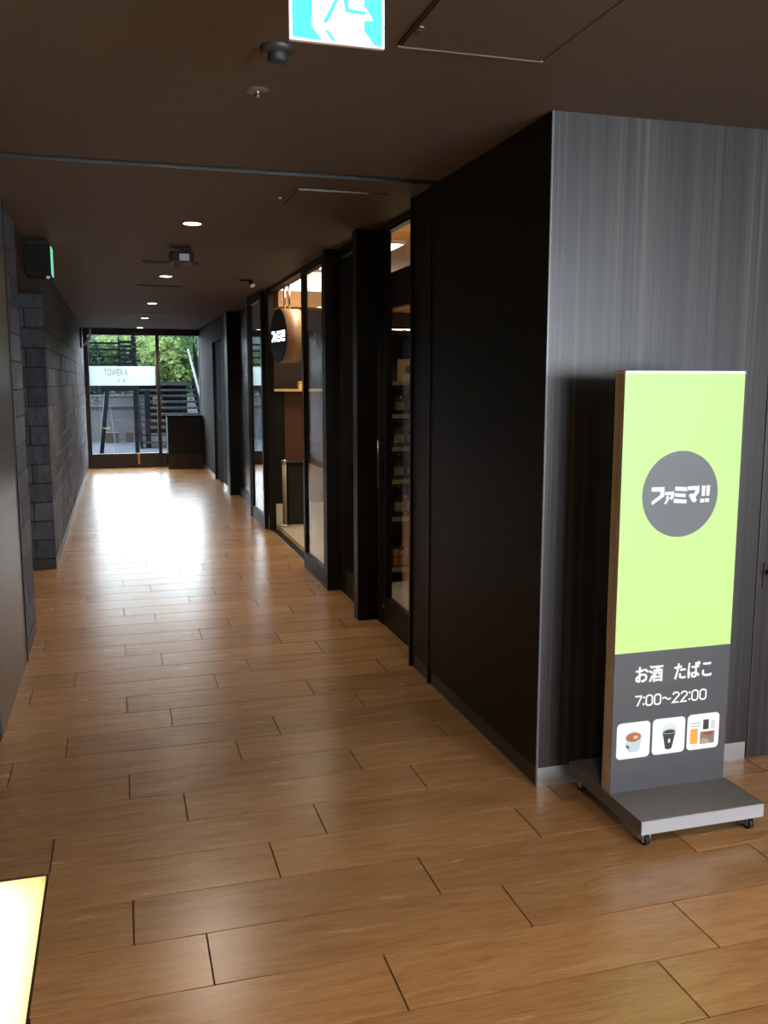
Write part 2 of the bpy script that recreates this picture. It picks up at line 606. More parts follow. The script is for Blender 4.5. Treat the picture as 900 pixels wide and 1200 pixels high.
# ---- right wall: near block with its veneer face, then the shopfront
wr = sroot('wall_right', (XR, 6, 0), 'right corridor wall with dark veneer block and black shopfront pilasters', 'wall')
boxes('block_core', [(XR + 0.012, 5.5, 2.925, 4.43, 0, CZ)], M_shade_black_veneer, wr)
YF = 2.91
SEAM = 2.362
boxes('front_panel', [(XR + 0.004, SEAM - 0.003, YF, YF + 0.02, 0.075, CZ)], M_veneer, wr)
boxes('side_panel', [(XR, XR + 0.02, YF + 0.004, 4.135, 0.075, CZ)], M_shade_black_veneer, wr)  # same veneer as the front, its shade put into a darker colour
boxes('corner_edge', [(XR - 0.001, XR + 0.006, YF - 0.001, YF + 0.006, 0.0, CZ)], mat('edge_band_grey', (0.16, 0.16, 0.17), 0.3), wr)
boxes('side_strip', [(XR + 0.006, XR + 0.02, 4.155, 4.43, 0.075, CZ)], M_shade_black_veneer, wr)
boxes('strip_trim', [(XR - 0.004, XR + 0.02, 4.135, 4.155, 0.0, CZ), (XR - 0.004, XR + 0.03, 4.43, 4.45, 0, CZ)], M_dark, wr)
boxes('front_skirting', [(XR + 0.006, SEAM - 0.005, YF + 0.003, YF + 0.02, 0, 0.075)], M_skirt, wr)
boxes('side_skirting', [(XR + 0.006, XR + 0.02, YF + 0.006, 4.135, 0, 0.075), (XR + 0.010, XR + 0.02, 4.155, 4.43, 0, 0.075)], M_bskirt, wr)
# flush door in the block front
d1 = boxes('door_1', [(SEAM + 0.003, 3.26, YF + 0.002, YF + 0.02, 0.006, 2.1)], M_veneer)
struct(d1, 'flush grey-brown veneer door beside the sign stand', 'door')
boxes('front_panel', [(SEAM + 0.003, 5.5, YF, YF + 0.02, 2.106, CZ), (3.266, 5.5, YF, YF + 0.02, 0.075, 2.106)], M_veneer, wr)
boxes('front_skirting', [(3.27, 5.5, YF + 0.003, YF + 0.02, 0, 0.075)], M_skirt, wr)
hb = bmesh.new()
bx(hb, 2.392, 2.43, YF - 0.004, YF + 0.002, 0.70, 0.80)
bx(hb, 2.402, 2.42, YF - 0.05, YF - 0.004, 0.755, 0.773)
bx(hb, 2.400, 2.52, YF - 0.06, YF - 0.045, 0.753, 0.775)
hd = fin('handle', hb, mat('dark_bronze', (0.06, 0.045, 0.04), 0.35, 0.6), d1, 0.002)
hd['label'] = 'dark bronze lever handle'

# shopfront ----------------------------------------------------------------
# pilasters (camera-side face Y, corridor face X)
for (a, b, xa, xb) in ((5.40, 5.50, 1.405, 1.58), (6.27, 6.345, 1.405, 1.62), (9.00, 9.16, 1.445, 1.495), (10.08, 10.16, 1.39, 1.60), (12.05, 12.35, 1.39, 1.60)):
    boxes('pilaster', [(xa, xb, a, b, 0, CZ)], M_dark, wr, 0.003)
boxes('header', [(1.455, 1.49, 7.10, 9.04, 2.37, CZ), (1.53, 1.575, 4.45, 5.40, 2.385, CZ)], M_dark, wr)
boxes('end_wall_lining', [(1.41, 1.60, 12.35, 12.98, 0.0, CZ), (1.41, 1.60, 14.15, YE, 0.0, CZ), (1.41, 1.60, 12.98, 14.15, 2.08, CZ)], mat('charcoal_wall_panel', (0.020, 0.021, 0.024), 0.75, spec=0.12), wr)
boxes('far_skirting', [(1.405, 1.41, 12.36, 12.97, 0, 0.07), (1.405, 1.41, 14.16, YE - 0.02, 0, 0.07)], M_skirt, wr)
d3 = boxes('door_3', [(1.45, 1.49, 12.99, 14.14, 0.006, 2.075)], mat('black_door', (0.009, 0.009, 0.010), 0.8, spec=0.05))
struct(d3, 'plain black door near the glazed end of the corridor', 'door')
hb = bmesh.new(); bx(hb, 1.437, 1.45, 13.08, 13.12, 0.93, 1.05); bx(hb, 1.40, 1.437, 13.09, 13.11, 0.99, 1.01); bx(hb, 1.40, 1.412, 13.09, 13.22, 0.988, 1.012)
fin('handle', hb, M_steel, d3)
# recessed closed bay far on
boxes('bay_panel', [(1.53, 1.57, 10.16, 12.05, 0.12, CZ)], mat('bay_black_panel', (0.02, 0.02, 0.022), 0.25), wr)
boxes('bay_rail', [(1.51, 1.57, 10.16, 12.05, 0.0, 0.12)], M_dark, wr)


def glazed(name, x, ya, yb, z0, z1, fr, bot, label, cat, mull=()):
    """framed glass leaf in a plane of constant x"""
    r = sroot(name, (x, (ya + yb) / 2, z0), label, cat)
    boxes('frame', [(x - 0.02, x + 0.02, ya, ya + fr, z0, z1), (x - 0.02, x + 0.02, yb - fr, yb, z0, z1),
                    (x - 0.02, x + 0.02, ya + fr, yb - fr, z0, z0 + bot), (x - 0.02, x + 0.02, ya + fr, yb - fr, z1 - fr, z1)], M_dark, r)
    boxes('pane', [(x - 0.004, x + 0.004, ya + fr, yb - fr, z0 + bot, z1 - fr)], M_glass, r)
    return r


# first recess: door + transom
d2 = glazed('door_2', 1.555, 4.46, 5.29, 0.01, 1.99, 0.07, 0.17, 'black framed glass door of the shop with bottle shelves behind', 'door')
hb = bmesh.new()
cyl(hb, (1.505, 5.265, 0.85), (1.505, 5.265, 1.15), 0.011, seg=12)
cyl(hb, (1.505, 5.265, 0.90), (1.545, 5.265, 0.90), 0.007, seg=10); cyl(hb, (1.505, 5.265, 1.10), (1.545, 5.265, 1.10), 0.007, seg=10)
fin('handle', hb, mat('dark_steel', (0.10, 0.10, 0.10), 0.35, 0.8), d2)
hb = bmesh.new(); cyl(hb, (1.53, 5.265, 0.12), (1.54, 5.265, 0.12), 0.012, seg=14); fin('lock', hb, M_steel, d2)
boxes('door_jamb', [(1.53, 1.575, 5.29, 5.40, 0, 2.375)], M_dark, wr)
boxes('door_header', [(1.535, 1.60, 4.45, 5.29, 1.99, 2.11)], M_dark, wr)
glazed('window_1', 1.565, 4.46, 5.29, 2.11, 2.375, 0.012, 0.012, 'glass transom above the recessed shop door', 'window')
glazed('window_2', 1.52, 5.50, 6.27, 0.0, 2.40, 0.06, 0.16, 'narrow glass pane between two black pilasters of the shopfront', 'window')
glazed('window_3', 1.43, 6.345, 7.15, 0.0, 2.38, 0.06, 0.13, 'black framed glass panel beside the open shop entrance', 'window')
glazed('window_4', 1.42, 9.16, 10.08, 0.0, 2.38, 0.07, 0.13, 'black framed glass panel beyond the open shop entrance', 'window')
boxes('trim_1', [(1.455, 1.52, 7.0, 9.03, 0, 0.012)], mat('threshold_black', (0.02, 0.02, 0.02), 0.35, 0.5))
struct(bpy.data.objects['trim_1'], 'black metal threshold of the open shop entrance', 'threshold')

# ---- glazed end
end = sroot('window_5', (0.45, YE, 0), 'glazed end of the corridor with dark brown frame', 'window')
Z1 = 2.29
boxes('frame', [(XL - 0.02, -0.455, YE - 0.04, YE + 0.04, 0, CZ), (0.665, 0.725, YE - 0.03, YE + 0.03, 0.05, Z1), (1.40, 1.50, YE - 0.03, YE + 0.03, 0, CZ),
                (-0.455, 1.40, YE - 0.05, YE + 0.05, Z1, CZ)], mat('brown_frame', (0.040, 0.030, 0.028), 0.4), end)
br = boxes('bottom_rail', [(-0.455, 0.665, YE - 0.03, YE + 0.03, 0.05, 0.25), (0.725, 1.40, YE - 0.03, YE + 0.03, 0.05, 0.25), (-0.455, 1.40, YE - 0.04, YE + 0.04, 0.0, 0.05)], mat('rail_brown', (0.05, 0.04, 0.042), 0.35), end)
boxes('orange_reflection', [(0.302, 0.338, YE - 0.034, YE - 0.03, 0.06, 0.25)], mat('orange_reflection_tint', (0.75, 0.35, 0.08), 0.5), br)  # coloured strip painted in for an orange reflection on the rail
boxes('pane', [(-0.455, 0.665, YE - 0.006, YE + 0.006, 0.25, Z1)], M_glass, end)
boxes('pane', [(0.725, 1.40, YE - 0.006, YE + 0.006, 0.25, Z1)], M_glass, end)
bn = boxes('frosted_banner', [(-0.452, 0.648, YE - 0.010, YE - 0.007, 1.43, 1.76)], mat_translucent('frosted_film', (0.56, 0.61, 0.61), 0.8), end)
fe = lambda u, v, t: (u, YE - 0.010 - t, v)
M_faint = mat_translucent('faint_grey_print', (0.22, 0.25, 0.25), 0.85)
bm = text_bm('TOWER A', 0.40, 0.12, lambda u, v, t: (u - 0.01, YE - 0.010 - t, v + 1.655), 0, 0.0012)
fin('lettering', bm, M_faint, bn)
bm = bmesh.new()
for u in (0.02, 0.105):
    slab(bm, [(u, 1.49), (u + 0.018, 1.49), (u + 0.018, 1.54), (u, 1.54)], fe, 0, 0.0012)
fin('lettering', bm, M_faint, bn)

# ---- hall around and behind the camera
hb = sroot('wall_back', (2.5, -4.2, 0), 'back wall of the hall with a wide window', 'wall')
boxes('wall_piece', [(-0.7, 2.1, -4.3, -4.2, 0, CZ), (2.1, 5.6, -4.3, -4.2, 0, 0.45), (2.1, 5.6, -4.3, -4.2, 2.32, CZ)], M_plaster, hb)
boxes('window_frame', [(2.1, 2.16, -4.28, -4.22, 0.45, 2.32), (3.2, 3.25, -4.28, -4.22, 0.45, 2.32), (4.35, 4.40, -4.28, -4.22, 0.45, 2.32), (5.5, 5.6, -4.28, -4.22, 0.45, 2.32)], M_dark, hb)
boxes('pane', [(2.16, 5.5, -4.256, -4.248, 0.45, 2.32)], M_glass, hb)
wf = boxes('wall_front', [(5.5, 5.6, -4.2, 2.91, 0, CZ)], M_plaster)
struct(wf, 'plain wall closing the hall on the far right', 'wall')

# ================================================================== SHOP INTERIOR
SX1, SY1, SZ = 4.6, 12.0, 2.62
M_shopwood = mat_noise('orange_brown_wood', (0.55, 0.28, 0.11), (0.66, 0.35, 0.15), (2, 2, 14), 0.5)
wb = sroot('wall_shop', (3.0, 9, 0), 'brown lined interior walls of the shop', 'wall')
boxes('lining', [(1.60, SX1, SY1, SY1 + 0.1, 0, SZ), (SX1, SX1 + 0.1, 4.43, SY1, 0, SZ), (1.60, SX1, 4.43, 4.45, 0, SZ)], mat('brown_lining', (0.028, 0.013, 0.007), 0.55), wb)
boxes('soffit', [(1.602, SX1, 9.3, 9.7, 2.25, 2.41)], M_shopwood, wb)
boxes('upstand', [(1.58, 1.60, 4.45, 12.0, CZ, SZ + 0.1)], M_dark, wb)
sc = boxes('ceiling_shop', [(1.60, SX1, 4.43, SY1 + 0.1, SZ, SZ + 0.1)], M_shopwood)
struct(sc, 'orange wood ceiling of the shop', 'ceiling')
M_beige = mat_noise('beige_shop_tile', (0.52, 0.45, 0.34), (0.60, 0.53, 0.42), 3, 0.35)
sf = boxes('floor_shop', [(1.565, SX1, 4.45, SY1, -0.006, 0.0)], mat('beige_grout', (0.3, 0.26, 0.2), 0.8))
struct(sf, 'pale beige tiled floor inside the shop', 'floor')
tm = None
for i in range(5):
    for j in range(12):
        a, b = 1.567 + 0.6 * i, 4.46 + 0.6 * j
        if b > 11.6:
            continue
        if tm is None:
            bm = bmesh.new(); bx(bm, 0, 0.594, 0, 0.594, 0.0, 0.004); tm = bpy.data.meshes.new('tile'); bm.to_mesh(tm); bm.free(); tm.materials.append(M_beige)
        o = bpy.data.objects.new('tile', tm); COL.objects.link(o); o.parent = sf
        o.location = Vector((a, b, 0)) - sf.location
# ceiling light panels of the shop
M_lp = mat('shop_light_white', (1, 1, 1), 0.5, emit=(1.0, 0.84, 0.62), es=16.0)
for i, (a, b, c_, d_) in enumerate(((2.6, 3.4, 4.95, 5.35), (1.95, 2.27, 7.15, 7.65), (1.66, 2.15, 7.9, 8.9), (1.9, 3.4, 10.2, 10.7))):
    t = thing('ceiling_light_panel', ['white light panel on the shop ceiling behind the veneer block', 'small square white light panel on the shop ceiling above the bottle shelf',
                                      'long white light panel on the shop ceiling inside the entrance', 'white light panel on the shop ceiling beyond the wooden soffit'][i], 'ceiling light', ((a + b) / 2, (c_ + d_) / 2, SZ - 0.03), 'shop ceiling light panels')
    boxes('housing', [(a, b, c_, d_, SZ - 0.03, SZ)], M_white, t)
    boxes('diffuser', [(a + 0.02, b - 0.02, c_ + 0.02, d_ - 0.02, SZ - 0.034, SZ - 0.03)], M_lp, t)

t = thing('cove_light', 'white lit cove above the wooden soffit in the shop', 'light', (3.0, 9.5, 2.41))
boxes('housing', [(1.64, 4.4, 9.42, 9.60, 2.41, SZ)], M_white, t)
boxes('diffuser', [(1.65, 4.39, 9.415, 9.42, 2.415, SZ - 0.005)], mat('cove_white', (1, 1, 1), 0.5, emit=(1.0, 0.93, 0.80), es=2.2), t)
# hanging round sign
DX, DY, DZ, DR = 1.478, 8.62, 1.926, 0.252
dl = thing('hanging_round_sign', 'round black faced sign with wooden rim hung in the shop entrance', 'sign', (DX, DY, DZ - DR))
bm = bmesh.new(); cyl(bm, (DX + 0.006, DY, DZ), (DX + 0.19, DY, DZ), DR, seg=56)
fin('rim', bm, mat_noise('walnut_rim', (0.36, 0.20, 0.115), (0.46, 0.27, 0.155), (3, 30, 3), 0.32), dl)
bm = bmesh.new(); cyl(bm, (DX, DY, DZ), (DX + 0.006, DY, DZ), DR - 0.002, seg=56)
df = fin('face', bm, mat('sign_black_face', (0.012, 0.012, 0.012), 0.35), dl)

LOGO = [[(172, 408), (297, 405), (297, 495), (187, 577), (178, 577), (178, 543), (256, 482), (257, 450), (172, 450)],
        [(303, 454), (393, 450), (393, 482), (303, 486)],
        [(360, 480), (393, 480), (393, 500), (372, 533), (346, 519), (362, 497)],
        [(318, 492), (345, 490), (343, 532), (316, 573), (297, 571), (318, 532)],
        [(402, 403), (520, 410), (520, 450), (402, 443)], [(400, 466), (508, 473), (508, 508), (400, 501)], [(392, 520), (520, 530), (520, 568), (392, 561)],
        [(527, 402), (642, 397), (642, 460), (607, 505), (622, 540), (600, 560), (575, 550), (538, 490), (563, 470), (582, 478), (600, 453), (600, 437), (527, 440)],
        [(665, 397), (703, 395), (700, 497), (668, 498)], [(655, 524), (698, 522), (698, 560), (655, 562)],
        [(712, 394), (750, 392), (745, 495), (714, 496)], [(705, 521), (746, 519), (746, 557), (705, 559)]]


def logo_bm(dia, fn, t0, t1):
    bm = bmesh.new()
    for g in LOGO:
        pts = [((x - 457) / 745 * dia, (477 - (y + (x - 457) * 15 / 580)) / 833 * dia) for x, y in g]
        slab(bm, pts, fn, t0, t1)
    return bm


lf = fin('logo_lettering', logo_bm(0.50, lambda u, v, t: (DX - t, DY - u, DZ + v), 0, 0.004), mat('sign_lit_white', (1, 1, 1), 0.5, emit=(1, 1, 0.97), es=3.0), df)
for yy in (DY - 0.07, DY + 0.07):
    bm = bmesh.new(); cyl(bm, (DX + 0.09, yy, DZ + DR - 0.02), (DX + 0.09, yy, CZ), 0.011, seg=12)
    fin('hanger_rod', bm, M_steel, dl)
dl.rotation_euler = (0, 0, math.radians(8))


def bottle(x, y, z, h, r, m, cap, label, group):
    t = thing('bottle', label, 'bottle', (x, y, z), group)
    bm = bmesh.new()
    lathe(bm, [(0, 0), (r * 0.95, 0), (r, h * 0.03), (r, h * 0.55), (r * 0.85, h * 0.66), (r * 0.36, h * 0.78), (r * 0.34, h * 0.92), (0, h * 0.92)], (x, y, z), 14)
    fin('body', bm, m, t)
    bm = bmesh.new(); cyl(bm, (x, y, z + h * 0.92), (x, y, z + h), r * 0.42, seg=12); fin('cap', bm, cap, t)
    bm = bmesh.new(); cyl(bm, (x, y, z + h * 0.16), (x, y, z + h * 0.46), r * 1.02, seg=14, caps=False); fin('paper_label', bm, M_label, t)
    return t


M_label = mat('bottle_label_cream', (0.20, 0.17, 0.08), 0.6)
M_bot = [mat('bottle_green', (0.03, 0.05, 0.02), 0.15), mat('bottle_amber', (0.10, 0.045, 0.012), 0.15), mat('bottle_dark', (0.02, 0.015, 0.012), 0.15)]
M_cap = mat('bottle_cap_gold', (0.45, 0.33, 0.12), 0.3, 0.8)
# shelving seen through the first shop door
sh = thing('shop_shelf', 'black shop shelf of bottles behind the glass door', 'shelf', (2.15, 6.55, 0.004))
boxes('side_panel', [(1.80, 1.82, 6.35, 6.75, 0.004, 1.85)], M_dark, sh)
boxes('top_board', [(1.82, 2.48, 6.35, 6.75, 1.83, 1.85)], M_dark, sh)
boxes('side_panel', [(2.48, 2.50, 6.35, 6.75, 0.004, 1.85)], M_dark, sh)
boxes('back_panel', [(1.82, 2.48, 6.73, 6.75, 0.004, 1.85)], M_darkbrown, sh)
levels = (0.12, 0.50, 0.78, 1.02, 1.26, 1.50)
cn = ['lowest', 'second', 'third', 'fourth', 'fifth', 'top']
for li, zl in enumerate(levels):
    s_ = boxes('shelf_board', [(1.82, 2.48, 6.35, 6.73, zl - 0.02, zl)], M_dark, sh)
    boxes('price_strip', [(1.82, 2.48, 6.342, 6.35, zl - 0.028, zl + 0.004)], M_label, s_)
    if li in (1, 2, 3, 4):
        for xi in range(6):
            bottle(1.89 + 0.105 * xi, 6.44, zl, (0.235, 0.195, 0.20, 0.20)[li - 1], 0.038, M_bot[(xi + li) % 3], M_cap, '%s bottle with cream label on the %s board of the shop shelf' % (('green', 'amber', 'dark brown')[(xi + li) % 3], cn[li]), '%s bottles on the %s shelf board' % (('green', 'amber', 'dark brown')[(xi + li) % 3], cn[li]))
for xi in range(3):
    bk = thing('wire_basket', ['orange lined wire basket against the side panel nearest the shop entrance', 'orange lined wire basket between the two other baskets', 'orange lined wire basket at the shelf end away from the entrance'][xi], 'basket', (1.93 + 0.21 * xi, 6.50, 0.12), 'baskets on the lowest shelf board')
    bm = bmesh.new()
    cx_ = 1.93 + 0.21 * xi
    for zz in (0.13, 0.20, 0.27):
        for (p, q) in (((-0.09, -0.13), (0.09, -0.13)), ((0.09, -0.13), (0.09, 0.13)), ((0.09, 0.13), (-0.09, 0.13)), ((-0.09, 0.13), (-0.09, -0.13))):
            cyl(bm, (cx_ + p[0], 6.50 + p[1], zz), (cx_ + q[0], 6.50 + q[1], zz), 0.003, seg=6)
    for i in range(5):
        for s2 in (-0.13, 0.13):
            cyl(bm, (cx_ - 0.09 + 0.045 * i, 6.50 + s2, 0.12), (cx_ - 0.09 + 0.045 * i, 6.50 + s2, 0.27), 0.003, seg=6)
    fin('wire', bm, M_dark, bk)
    boxes('liner', [(cx_ - 0.085, cx_ + 0.085, 6.375, 6.625, 0.122, 0.24)], mat('orange_liner', (0.5, 0.16, 0.03), 0.6), bk)
ul = thing('added_shelf_uplight', 'added warm uplight strip on top of the bottle shelf brightening the ceiling', 'light', (2.15, 6.6, 1.85))  # invented uplight, added to brighten the orange ceiling behind the transom
boxes('casing', [(1.84, 2.46, 6.56, 6.66, 1.85, 1.88)], M_dark, ul)
boxes('strip', [(1.86, 2.44, 6.58, 6.64, 1.88, 1.884)], mat('added_uplight_warm', (1, 1, 1), 0.5, emit=(1.0, 0.72, 0.40), es=45), ul)
pn = thing('notice_card', 'yellow notice card with a round dark mark above the bottle shelf', 'notice', (2.05, 6.36, 1.50))
boxes('card', [(1.96, 2.12, 6.36, 6.366, 1.50, 1.66)], mat('yellow_card', (0.48, 0.34, 0.09), 0.6), pn)
bm = bmesh.new(); slab(bm, ell(2.045, 1.585, 0.03, 0.03), lambda u, v, t: (u, 6.36 - t, v), 0, 0.001); fin('round_mark', bm, M_darkbrown, pn)

# things seen through the entrance
cb = thing('back_cabinet', 'tall dark cabinet with a glow-tinted shelf edge at the back of the shop', 'cabinet', (2.25, 11.3, 0.004))
boxes('body', [(1.95, 2.70, 11.05, 11.6, 0.004, 1.38)], mat('cabinet_brown', (0.10, 0.040, 0.022), 0.5), cb)
boxes('dark_panel', [(1.74, 1.95, 11.0, 11.6, 0.004, 1.38)], M_dark, cb)
boxes('top_board', [(1.70, 2.72, 10.95, 11.62, 1.38, 1.405)], mat('glow_tinted_board', (0.75, 0.48, 0.22), 0.4), cb)  # warm glow on the board put into its pale orange colour
it = thing('small_box', 'small yellow box standing on the glow-tinted cabinet top', 'box', (2.18, 11.05, 1.405))
boxes('carton', [(2.13, 2.22, 11.0, 11.1, 1.405, 1.50)], mat('box_yellow', (0.8, 0.55, 0.15), 0.5), it, 0.003)
boxes('lid_band', [(2.128, 2.222, 10.998, 11.102, 1.47, 1.49)], mat('box_band', (0.55, 0.32, 0.08), 0.5), it)
bn2 = thing('waste_bin', 'black waste bin inside the shop entrance', 'bin', (1.78, 9.5, 0.004))
bm = bmesh.new(); slab(bm, rrect(1.67, 1.90, 9.35, 9.65, 0.03), lambda u, v, t: (u, v, t), 0.004, 0.62); fin('body', bm, mat('bin_black', (0.015, 0.014, 0.014), 0.5), bn2)
bm = bmesh.new(); slab(bm, rrect(1.665, 1.905, 9.345, 9.655, 0.03), lambda u, v, t: (u, v, t), 0.62, 0.66); fin('lid', bm, M_dark, bn2)
pt = thing('queue_post', 'pale slim post standing on the shop floor by the entrance', 'post', (1.63, 9.28, 0.004))
bm = bmesh.new(); lathe(bm, [(0, 0), (0.06, 0), (0.06, 0.012), (0.02, 0.02)], (1.63, 9.28, 0.004)); fin('base', bm, M_steel, pt)
bm = bmesh.new(); cyl(bm, (1.63, 9.28, 0.02), (1.63, 9.28, 0.66), 0.022, seg=16); fin('pole', bm, mat('post_beige', (0.5, 0.42, 0.32), 0.45), pt)
bm = bmesh.new(); lathe(bm, [(0.022, 0), (0.03, 0.01), (0.03, 0.03), (0, 0.04)], (1.63, 9.28, 0.66)); fin('cap', bm, M_steel, pt)

# ================================================================== SIGN STAND
SXA, SXB, SY, SZ0, SZT = 1.565, 2.018, 2.60, 0.10, 1.53
ss = thing('sign_stand', 'lime green and grey double sided sign board on a wheeled base', 'sign', (1.79, 2.64, 0))
M_green = mat('lime_green_print', (0.57, 0.86, 0.28), 0.42)
M_sgrey = mat('slate_grey_print', (0.070, 0.070, 0.080), 0.42)
M_dgrey = mat('disc_grey_print', (0.135, 0.145, 0.158), 0.42)
M_mdf = mat_noise('mdf_edge', (0.54, 0.44, 0.34), (0.62, 0.52, 0.41), 20, 0.6)
bd = boxes('board', [(SXA, SXB, SY + 0.003, SY + 0.027, SZ0, SZT - 0.004), (SXA, SXB, SY + 0.031, SY + 0.055, SZ0, SZT - 0.004), (SXA + 0.004, SXB - 0.004, SY + 0.027, SY + 0.031, SZ0, SZT - 0.006)], M_mdf, ss)
boxes('top_cap', [(SXA, SXB, SY - 0.002, SY + 0.060, SZT - 0.005, SZT + 0.004)], mat('cap_white', (0.9, 0.9, 0.9), 0.4), ss)
ZB = 0.594
gp = boxes('green_face', [(SXA, SXB, SY, SY + 0.003, ZB, SZT - 0.004)], M_green, ss)
gr = boxes('grey_face', [(SXA, SXB, SY, SY + 0.003, SZ0, ZB)], M_sgrey, ss)
boxes('green_face', [(SXA, SXB, SY + 0.055, SY + 0.058, ZB, SZT - 0.004)], M_green, ss)
boxes('grey_face', [(SXA, SXB, SY + 0.055, SY + 0.058, SZ0, ZB)], M_sgrey, ss)
ff = lambda u, v, t: (u, SY - t, v)
bm = bmesh.new(); slab(bm, ell(1.789, 1.128, 0.1445, 0.1445, 64), ff, 0, 0.0006)
fin('round_badge', bm, M_dgrey, gp)
M_print = mat('white_print', (0.86, 0.87, 0.88), 0.45)
fin('logo_lettering', logo_bm(0.289, lambda u, v, t: (1.789 + u, SY - 0.0006 - t, 1.128 + v), 0, 0.0005), M_print, gp)
for body, u, wd in (('お酒', 1.700, 0.104), ('たばこ', 1.872, 0.147)):
    whole = bmesh.new()
    for q, (du, dv) in enumerate(((0, 0), (0.0018, 0.0010), (-0.0018, -0.0010), (0.0013, -0.0015), (-0.0013, 0.0015))):      # heavy strokes
        part = text_bm(body, wd, 0.057, lambda a, b, t: (u + a + du, SY - t, 0.514 + b + dv), 0, 0.0006 + 0.00012 * q)
        tmp = bpy.data.meshes.new('tmp'); part.to_mesh(tmp); part.free(); whole.from_mesh(tmp); bpy.data.meshes.remove(tmp)
    fin('lettering', whole, M_print, gr)
# opening hours in squarish digits
bm = bmesh.new()
DW, DH, TH = 0.0295, 0.041, 0.0058


def digit(ch, u, v):
    W, H = DW / 2 - TH / 2, DH / 2 - TH / 2
    r = 0.006
    if ch == '0':
        p = rrect(-W, W, -H, H, 0.009, 4); p = p + [p[0]]
    elif ch == '7':
        p = [(-W, H), (W, H), (W, H - 0.004), (-W * 0.25, -H)]
    elif ch == '2':
        p = [(-W, H - 0.008), (-W + r * 0.5, H - 0.002), (-W + r, H), (W - r, H), (W, H - r), (W, 0.006), (W - r, 0.001), (-W + 0.005, -0.012), (-W, -H), (W, -H)]
    stroke(bm, [(u + a, v + b) for a, b in p], TH, ff, 0, 0.0006)


u = 1.646 + DW / 2
V = 0.421
for ch in '7:00~22:00':
    if ch == ':':
        u -= 0.0105
        for dv in (-0.012, 0.012):
            slab(bm, [(u - 0.0035, V + dv - 0.0035), (u + 0.0035, V + dv - 0.0035), (u + 0.0035, V + dv + 0.0035), (u - 0.0035, V + dv + 0.0035)], ff, 0, 0.0006)
        u += 0.0215
    elif ch == '~':
        u += 0.003
        stroke(bm, [(u + x * 0.0165, V + 0.004 * math.sin(-x * PI)) for x in [i / 5 - 1 for i in range(11)]][::1], 0.0055, ff, 0, 0.0006)
        u += 0.0365
    else:
        digit(ch, u, V); u += 0.0325
fin('opening_hours', bm, M_print, gr)
# three picture tiles
for i, ua in enumerate((1.584, 1.7225, 1.8605)):
    za = 0.219 + 0.001 * i
    bm = bmesh.new(); slab(bm, rrect(ua, ua + 0.129, za, za + 0.129, 0.016), ff, 0, 0.0006)
    tl = fin('picture_tile', bm, M_print, gr)
    C = ua + 0.0645; Z = za + 0.0645
    P = lambda name, pts, col, lay=1: (lambda b: (slab(b, pts, ff, 0.0006, 0.0006 + 0.0003 * lay), fin(name, b, mat('print_' + '_'.join('%d' % (c * 99) for c in col), col, 0.5), tl)))(bmesh.new())
    if i == 0:
        P('printed_cup', [(C - 0.030, Z + 0.008), (C - 0.022, Z - 0.036), (C - 0.012, Z - 0.042), (C + 0.014, Z - 0.042), (C + 0.024, Z - 0.034), (C + 0.031, Z + 0.008)], (0.50, 0.62, 0.66))
        P('printed_rim', ell(C, Z + 0.012, 0.034, 0.022), (0.66, 0.74, 0.76), 2)
        P('printed_soup', ell(C, Z + 0.011, 0.029, 0.017), (0.42, 0.13, 0.05), 3)
        P('printed_garnish', ell(C + 0.008, Z + 0.011, 0.009, 0.006), (0.75, 0.52, 0.36), 4)
        P('printed_mark', [(C - 0.030, Z - 0.012), (C - 0.016, Z - 0.020), (C - 0.016, Z - 0.028), (C - 0.025, Z - 0.026)], (0.06, 0.06, 0.06), 4)
    elif i == 1:
        P('printed_lid', ell(C + 0.002, Z + 0.024, 0.028, 0.022), (0.66, 0.76, 0.76), 1)
        P('printed_cup', [(C - 0.025, Z + 0.014), (C - 0.012, Z - 0.046), (C + 0.000, Z - 0.050), (C + 0.013, Z - 0.046), (C + 0.027, Z + 0.014)], (0.025, 0.030, 0.035), 2)
        P('printed_coffee', ell(C + 0.001, Z + 0.015, 0.026, 0.009), (0.30, 0.34, 0.34), 3)
        P('printed_surface', ell(C + 0.001, Z + 0.015, 0.021, 0.006), (0.03, 0.025, 0.02), 4)
        P('printed_mark', ell(C + 0.002, Z - 0.018, 0.005, 0.008), (0.7, 0.72, 0.72), 4)
    else:
        P('printed_pack', rrect(C - 0.051, C - 0.021, Z - 0.043, Z + 0.012, 0.002), (0.86, 0.38, 0.05), 1)
        P('printed_pack', rrect(C - 0.001, C + 0.022, Z + 0.006, Z + 0.042, 0.002), (0.035, 0.025, 0.025), 1)
        P('printed_pack', rrect(C + 0.031, C + 0.048, Z + 0.006, Z + 0.036, 0.002), (0.62, 0.64, 0.66), 1)
        P('printed_food', rrect(C - 0.011, C + 0.047, Z - 0.046, Z - 0.002, 0.002), (0.26, 0.17, 0.13), 1)
        P('printed_food', [(C - 0.011, Z - 0.003), (C + 0.047, Z - 0.003), (C + 0.030, Z - 0.018), (C + 0.005, Z - 0.012)], (0.30, 0.06, 0.05), 2)
        P('printed_food', [(C - 0.010, Z - 0.044), (C + 0.030, Z - 0.044), (C + 0.018, Z - 0.028), (C - 0.004, Z - 0.026)], (0.42, 0.35, 0.31), 2)
        for q in range(2):
            P('printed_line', [(C - 0.052, Z + 0.030 - 0.010 * q), (C - 0.010, Z + 0.030 - 0.010 * q), (C - 0.010, Z + 0.034 - 0.010 * q), (C - 0.052, Z + 0.034 - 0.010 * q)], (0.45, 0.48, 0.50), 1)
